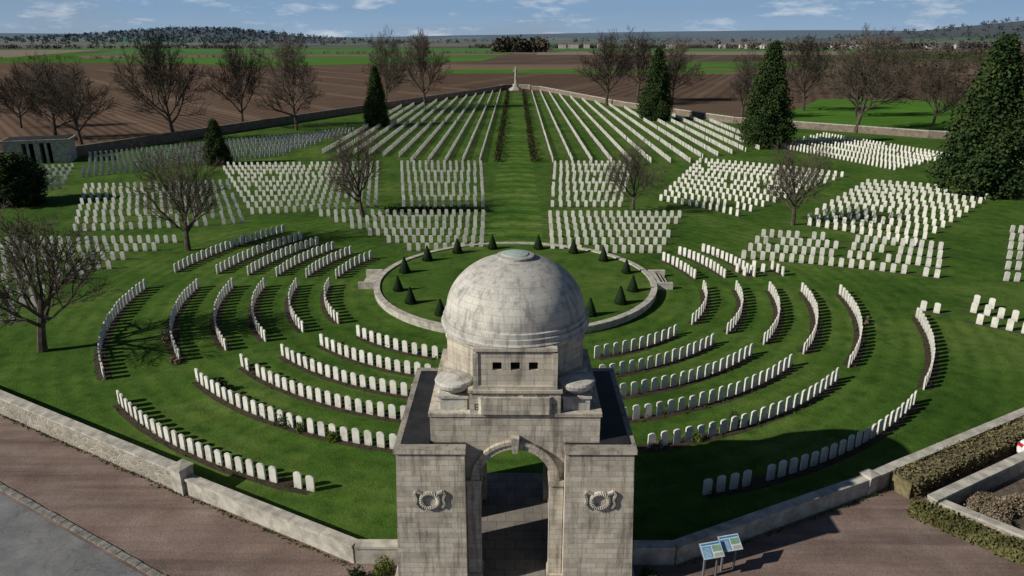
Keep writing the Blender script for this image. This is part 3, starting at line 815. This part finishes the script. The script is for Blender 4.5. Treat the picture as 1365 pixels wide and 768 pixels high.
# ------------------------------------------------------------ right corner
def hedge(name,p,q,w,h,mat,dens=260):
    p,q=Vector(p),Vector(q); dd=(q-p); Ln=dd.length; dd.normalize(); nn=Vector((-dd.y,dd.x)); mb=MB()
    mb.obox(p[:],q[:],w*.82,0,h*.9,1)
    for _ in range(int(Ln*dens)):
        u=random.uniform(0,Ln); k=random.random()
        if k<.45: s=random.uniform(-.5,.5)*w; z=h+random.gauss(0,.05)+.04*math.sin(u*2.3)
        else: s=random.choice((-.5,.5))*w+random.gauss(0,.04); z=random.uniform(.03,h)
        c=p+dd*u+nn*s; leafquads(mb,[(c.x,c.y,z)],.12)
    return mb.obj(name,[mat,mat])
hedge('clipped_hedge',(13.4,21.45),(40,36.05),.85,.68,HEDGE,420)
wall('car_park_wall',[(13.8,20.3),(40,34.6)],.6,.3,[RUB,COPE],.08,.06)
hedge('clipped_hedge',(13.2,20.4),(18.6,14.6),.5,.5,m_leaf('box_hedge_foliage',(.06,.06,.024),(.13,.13,.055),1),600)
wall('planting_bed_wall',[(14.0,20.4),(19.2,14.9)],.5,.26,[RUB,COPE],.08,.05)
patch('planting_bed',[(14.1,20.4),(19,15),(24,18),(18.2,22.4)],.034,simple('planting_bed_soil',(.07,.055,.04),(.13,.105,.08),4,bs=.6))
shrub('bare_shrub',16.4,20.5,1.3,.9,.7,RED,8000,.08,.4)
shrub('bare_shrub',17.6,19.2,1.2,.9,.6,RED,7000,.08,1)
shrub('ornamental_grass',15.6,19.5,.6,.5,.5,RED,2200,.08,1)
shrub('shrub',17.0,18.0,.6,.6,.5,BUSH,1200,.08)
patch('car_park',[(18.2,22.3),(24,18),(45,28),(42,35),(40,34)],.038,ASPH)
def sign(x,y,rot):
    e=empty('information_sign',(x,y,0)); e.rotation_euler=(0,0,rot)
    GM=flat('grey_metal',(.18,.19,.2),.5,.3)
    mb=MB()
    for s in (-.2,.2): mb.box(s-.025,s+.025,-.03,.03,0,.86)
    mb.obj('posts',GM,e)
    mb=MB(); mb.box(-.34,.34,-.24,.24,-.02,.0,0); mb.box(-.325,.325,-.225,.225,.0,.006,1)
    mb.box(-.30,-.02,-.2,.12,.006,.009,2); mb.box(.02,.3,-.05,.12,.006,.009,3); mb.box(-.3,.3,.15,.2,.0062,.0095,4) ; mb.box(.02,.3,-.2,-.1,.006,.009,5)
    for k in range(8): mb.box(-.28,-.05,-.19+.036*k,-.178+.036*k,.009,.011,1)
    o=mb.obj('panel',[GM,flat('panel_white',(.5,.62,.72)),flat('panel_map',(.10,.25,.38)),flat('panel_photo',(.2,.32,.2)),flat('panel_header',(.06,.18,.34)),flat('panel_sand',(.4,.36,.25))],e)
    o.location=(0,0,.98); o.rotation_euler=(R(38),0,0)
sign(5.72,17.30,R(14)); sign(6.34,17.62,R(14))
def car(x,y,rot):
    e=empty('parked_car',(x,y,.03)); e.rotation_euler=(0,0,rot)
    body=flat('car_paint',(.7,.7,.7),.25); gl=flat('car_glass',(.02,.025,.03),.1); ty=flat('tyre',(.02,.02,.02),.8); hub=flat('hubcap',(.4,.4,.42),.3,.8); rl=flat('tail_lamp',(.5,.02,.02),.3)
    mb=MB()
    secs=[(-2.1,.35,.62,.74),(-2.0,.25,.8,.82),(-1.6,.2,.92,.86),(-.9,.2,.96,.88),(.9,.2,.98,.88),(1.6,.2,.95,.87),(2.0,.25,.85,.82),(2.1,.35,.6,.74)]
    vs=[]
    for X,z0,z1,hw in secs:
        vs+=[(X,-hw*.94,z0),(X,-hw,(z0+z1)/2),(X,-hw*.9,z1),(X,hw*.9,z1),(X,hw,(z0+z1)/2),(X,hw*.94,z0)]
    fs=[]
    for i in range(len(secs)-1):
        for k in range(6): fs.append((i*6+k,i*6+(k+1)%6,(i+1)*6+(k+1)%6,(i+1)*6+k))
    fs+=[tuple(range(5,-1,-1)),tuple(range(42,48))]; mb.add(vs,fs)
    mb.add([(-.75,-.6,1.42),(1.1,-.6,1.44),(1.1,.6,1.44),(-.75,.6,1.42),(-.85,-.66,1.37),(1.25,-.66,1.38),(1.25,.66,1.38),(-.85,.66,1.37)],[(0,1,2,3),(4,5,1,0),(5,6,2,1),(6,7,3,2),(7,4,0,3)])
    o=mb.obj('body',body,e); b=o.modifiers.new('b','BEVEL'); b.width=.03; b.segments=2
    mb=MB(); mb.add([(-1.45,-.78,.93),(1.75,-.78,.93),(1.75,.78,.93),(-1.45,.78,.93),(-.85,-.655,1.375),(1.25,-.655,1.385),(1.25,.655,1.385),(-.85,.655,1.375)],[(0,1,5,4),(1,2,6,5),(2,3,7,6),(3,0,4,7),(4,5,6,7)])
    mb.obj('windows',gl,e)
    mb=MB()
    for X in (-1.3,1.3):
        for s in (-1,1):
            for r,w,mi in ((.31,.1,0),(.19,.11,1)):
                n=20; vs=[(X+r*math.cos(6.283*i/n),s*(.8-w),.31+r*math.sin(6.283*i/n)) for i in range(n)]+[(X+r*math.cos(6.283*i/n),s*(.8+w),.31+r*math.sin(6.283*i/n)) for i in range(n)]
                mb.add(vs,[tuple(range(n)),tuple(range(n,2*n))]+[(i,(i+1)%n,n+(i+1)%n,n+i) for i in range(n)],mi)
    mb.obj('wheels',[ty,hub],e)
    mb=MB()
    for s in (-1,1): mb.box(-2.12,-2.02,s*.62-.1,s*.62+.1,.62,.73)
    mb.obj('tail_lamps',rl,e)
    mb=MB(); mb.box(-2.13,-2.05,-.26,.26,.45,.56); mb.obj('number_plate',flat('plate',(.7,.7,.6)),e)
car(21.0,23.3,R(10))
# ------------------------------------------------------------ light
el,sd=31,20
dirv=Vector((-math.cos(R(sd))*math.cos(R(el)),-math.sin(R(sd))*math.cos(R(el)),math.sin(R(el))))
sl=bpy.data.lights.new('sun','SUN'); sl.energy=5.0; sl.angle=R(.5); sl.color=(1,.95,.86)
so=bpy.data.objects.new('sun',sl); scene.collection.objects.link(so); so.rotation_euler=dirv.to_track_quat('Z','Y').to_euler()
w=bpy.data.worlds.new('World'); scene.world=w; w.use_nodes=True; nt=w.node_tree
bg=nt.nodes['Background']; bg.inputs['Strength'].default_value=.075
sky=nt.nodes.new('ShaderNodeTexSky'); sky.sky_type='NISHITA'; sky.sun_disc=False; sky.sun_elevation=R(el); sky.sun_rotation=math.atan2(dirv.x,dirv.y)%(2*math.pi)
sky.altitude=100; sky.air_density=1; sky.dust_density=.6; sky.ozone_density=2
tc=nt.nodes.new('ShaderNodeTexCoord')
zc=sep(nt,tc.outputs['Generated'])[2]
mp=nt.nodes.new('ShaderNodeMapping'); L(nt,tc.outputs['Generated'],mp.inputs[0]); mp.inputs['Scale'].default_value=(9,9,38)
cn=noise(nt,mp.outputs[0],1.5,7,.62)
mp2=nt.nodes.new('ShaderNodeMapping'); L(nt,tc.outputs['Generated'],mp2.inputs[0]); mp2.inputs['Scale'].default_value=(3,3,20); mp2.inputs['Location'].default_value=(3,1,0)
cn2=noise(nt,mp2.outputs[0],1.1,3,.5)
low=rampf(nt,zc,.26,.06)
base=mix(nt,mth(nt,'MULTIPLY',low,.9),mix(nt,.65,sky.outputs[0],(.25,.45,1.0)),(3.0,4.9,7.4))
hor=rampf(nt,zc,.035,-.005)
base=mix(nt,mth(nt,'MULTIPLY',hor,.6),base,(4.6,6.0,7.6))
c=mix(nt,mth(nt,'MULTIPLY',mth(nt,'MULTIPLY',rampf(nt,cn2,.46,.64),.55),low),base,(3.3,4.2,5.3))
c=mix(nt,mth(nt,'MULTIPLY',mth(nt,'MULTIPLY',rampf(nt,cn,.53,.68),.7),low),c,(8.0,8.7,9.5))
L(nt,c,bg.inputs['Color'])
# ------------------------------------------------------------ camera
cam=bpy.data.cameras.new('camera'); co=bpy.data.objects.new('camera',cam); scene.collection.objects.link(co); scene.camera=co
cam.sensor_width=36; cam.lens=25.32; cam.clip_end=20000; cam.clip_start=.1
co.location=(0,0,15); co.rotation_euler=(R(90-19.07),0,R(.28))
scene.view_settings.view_transform='Standard'; scene.view_settings.look='None'; scene.view_settings.exposure=0
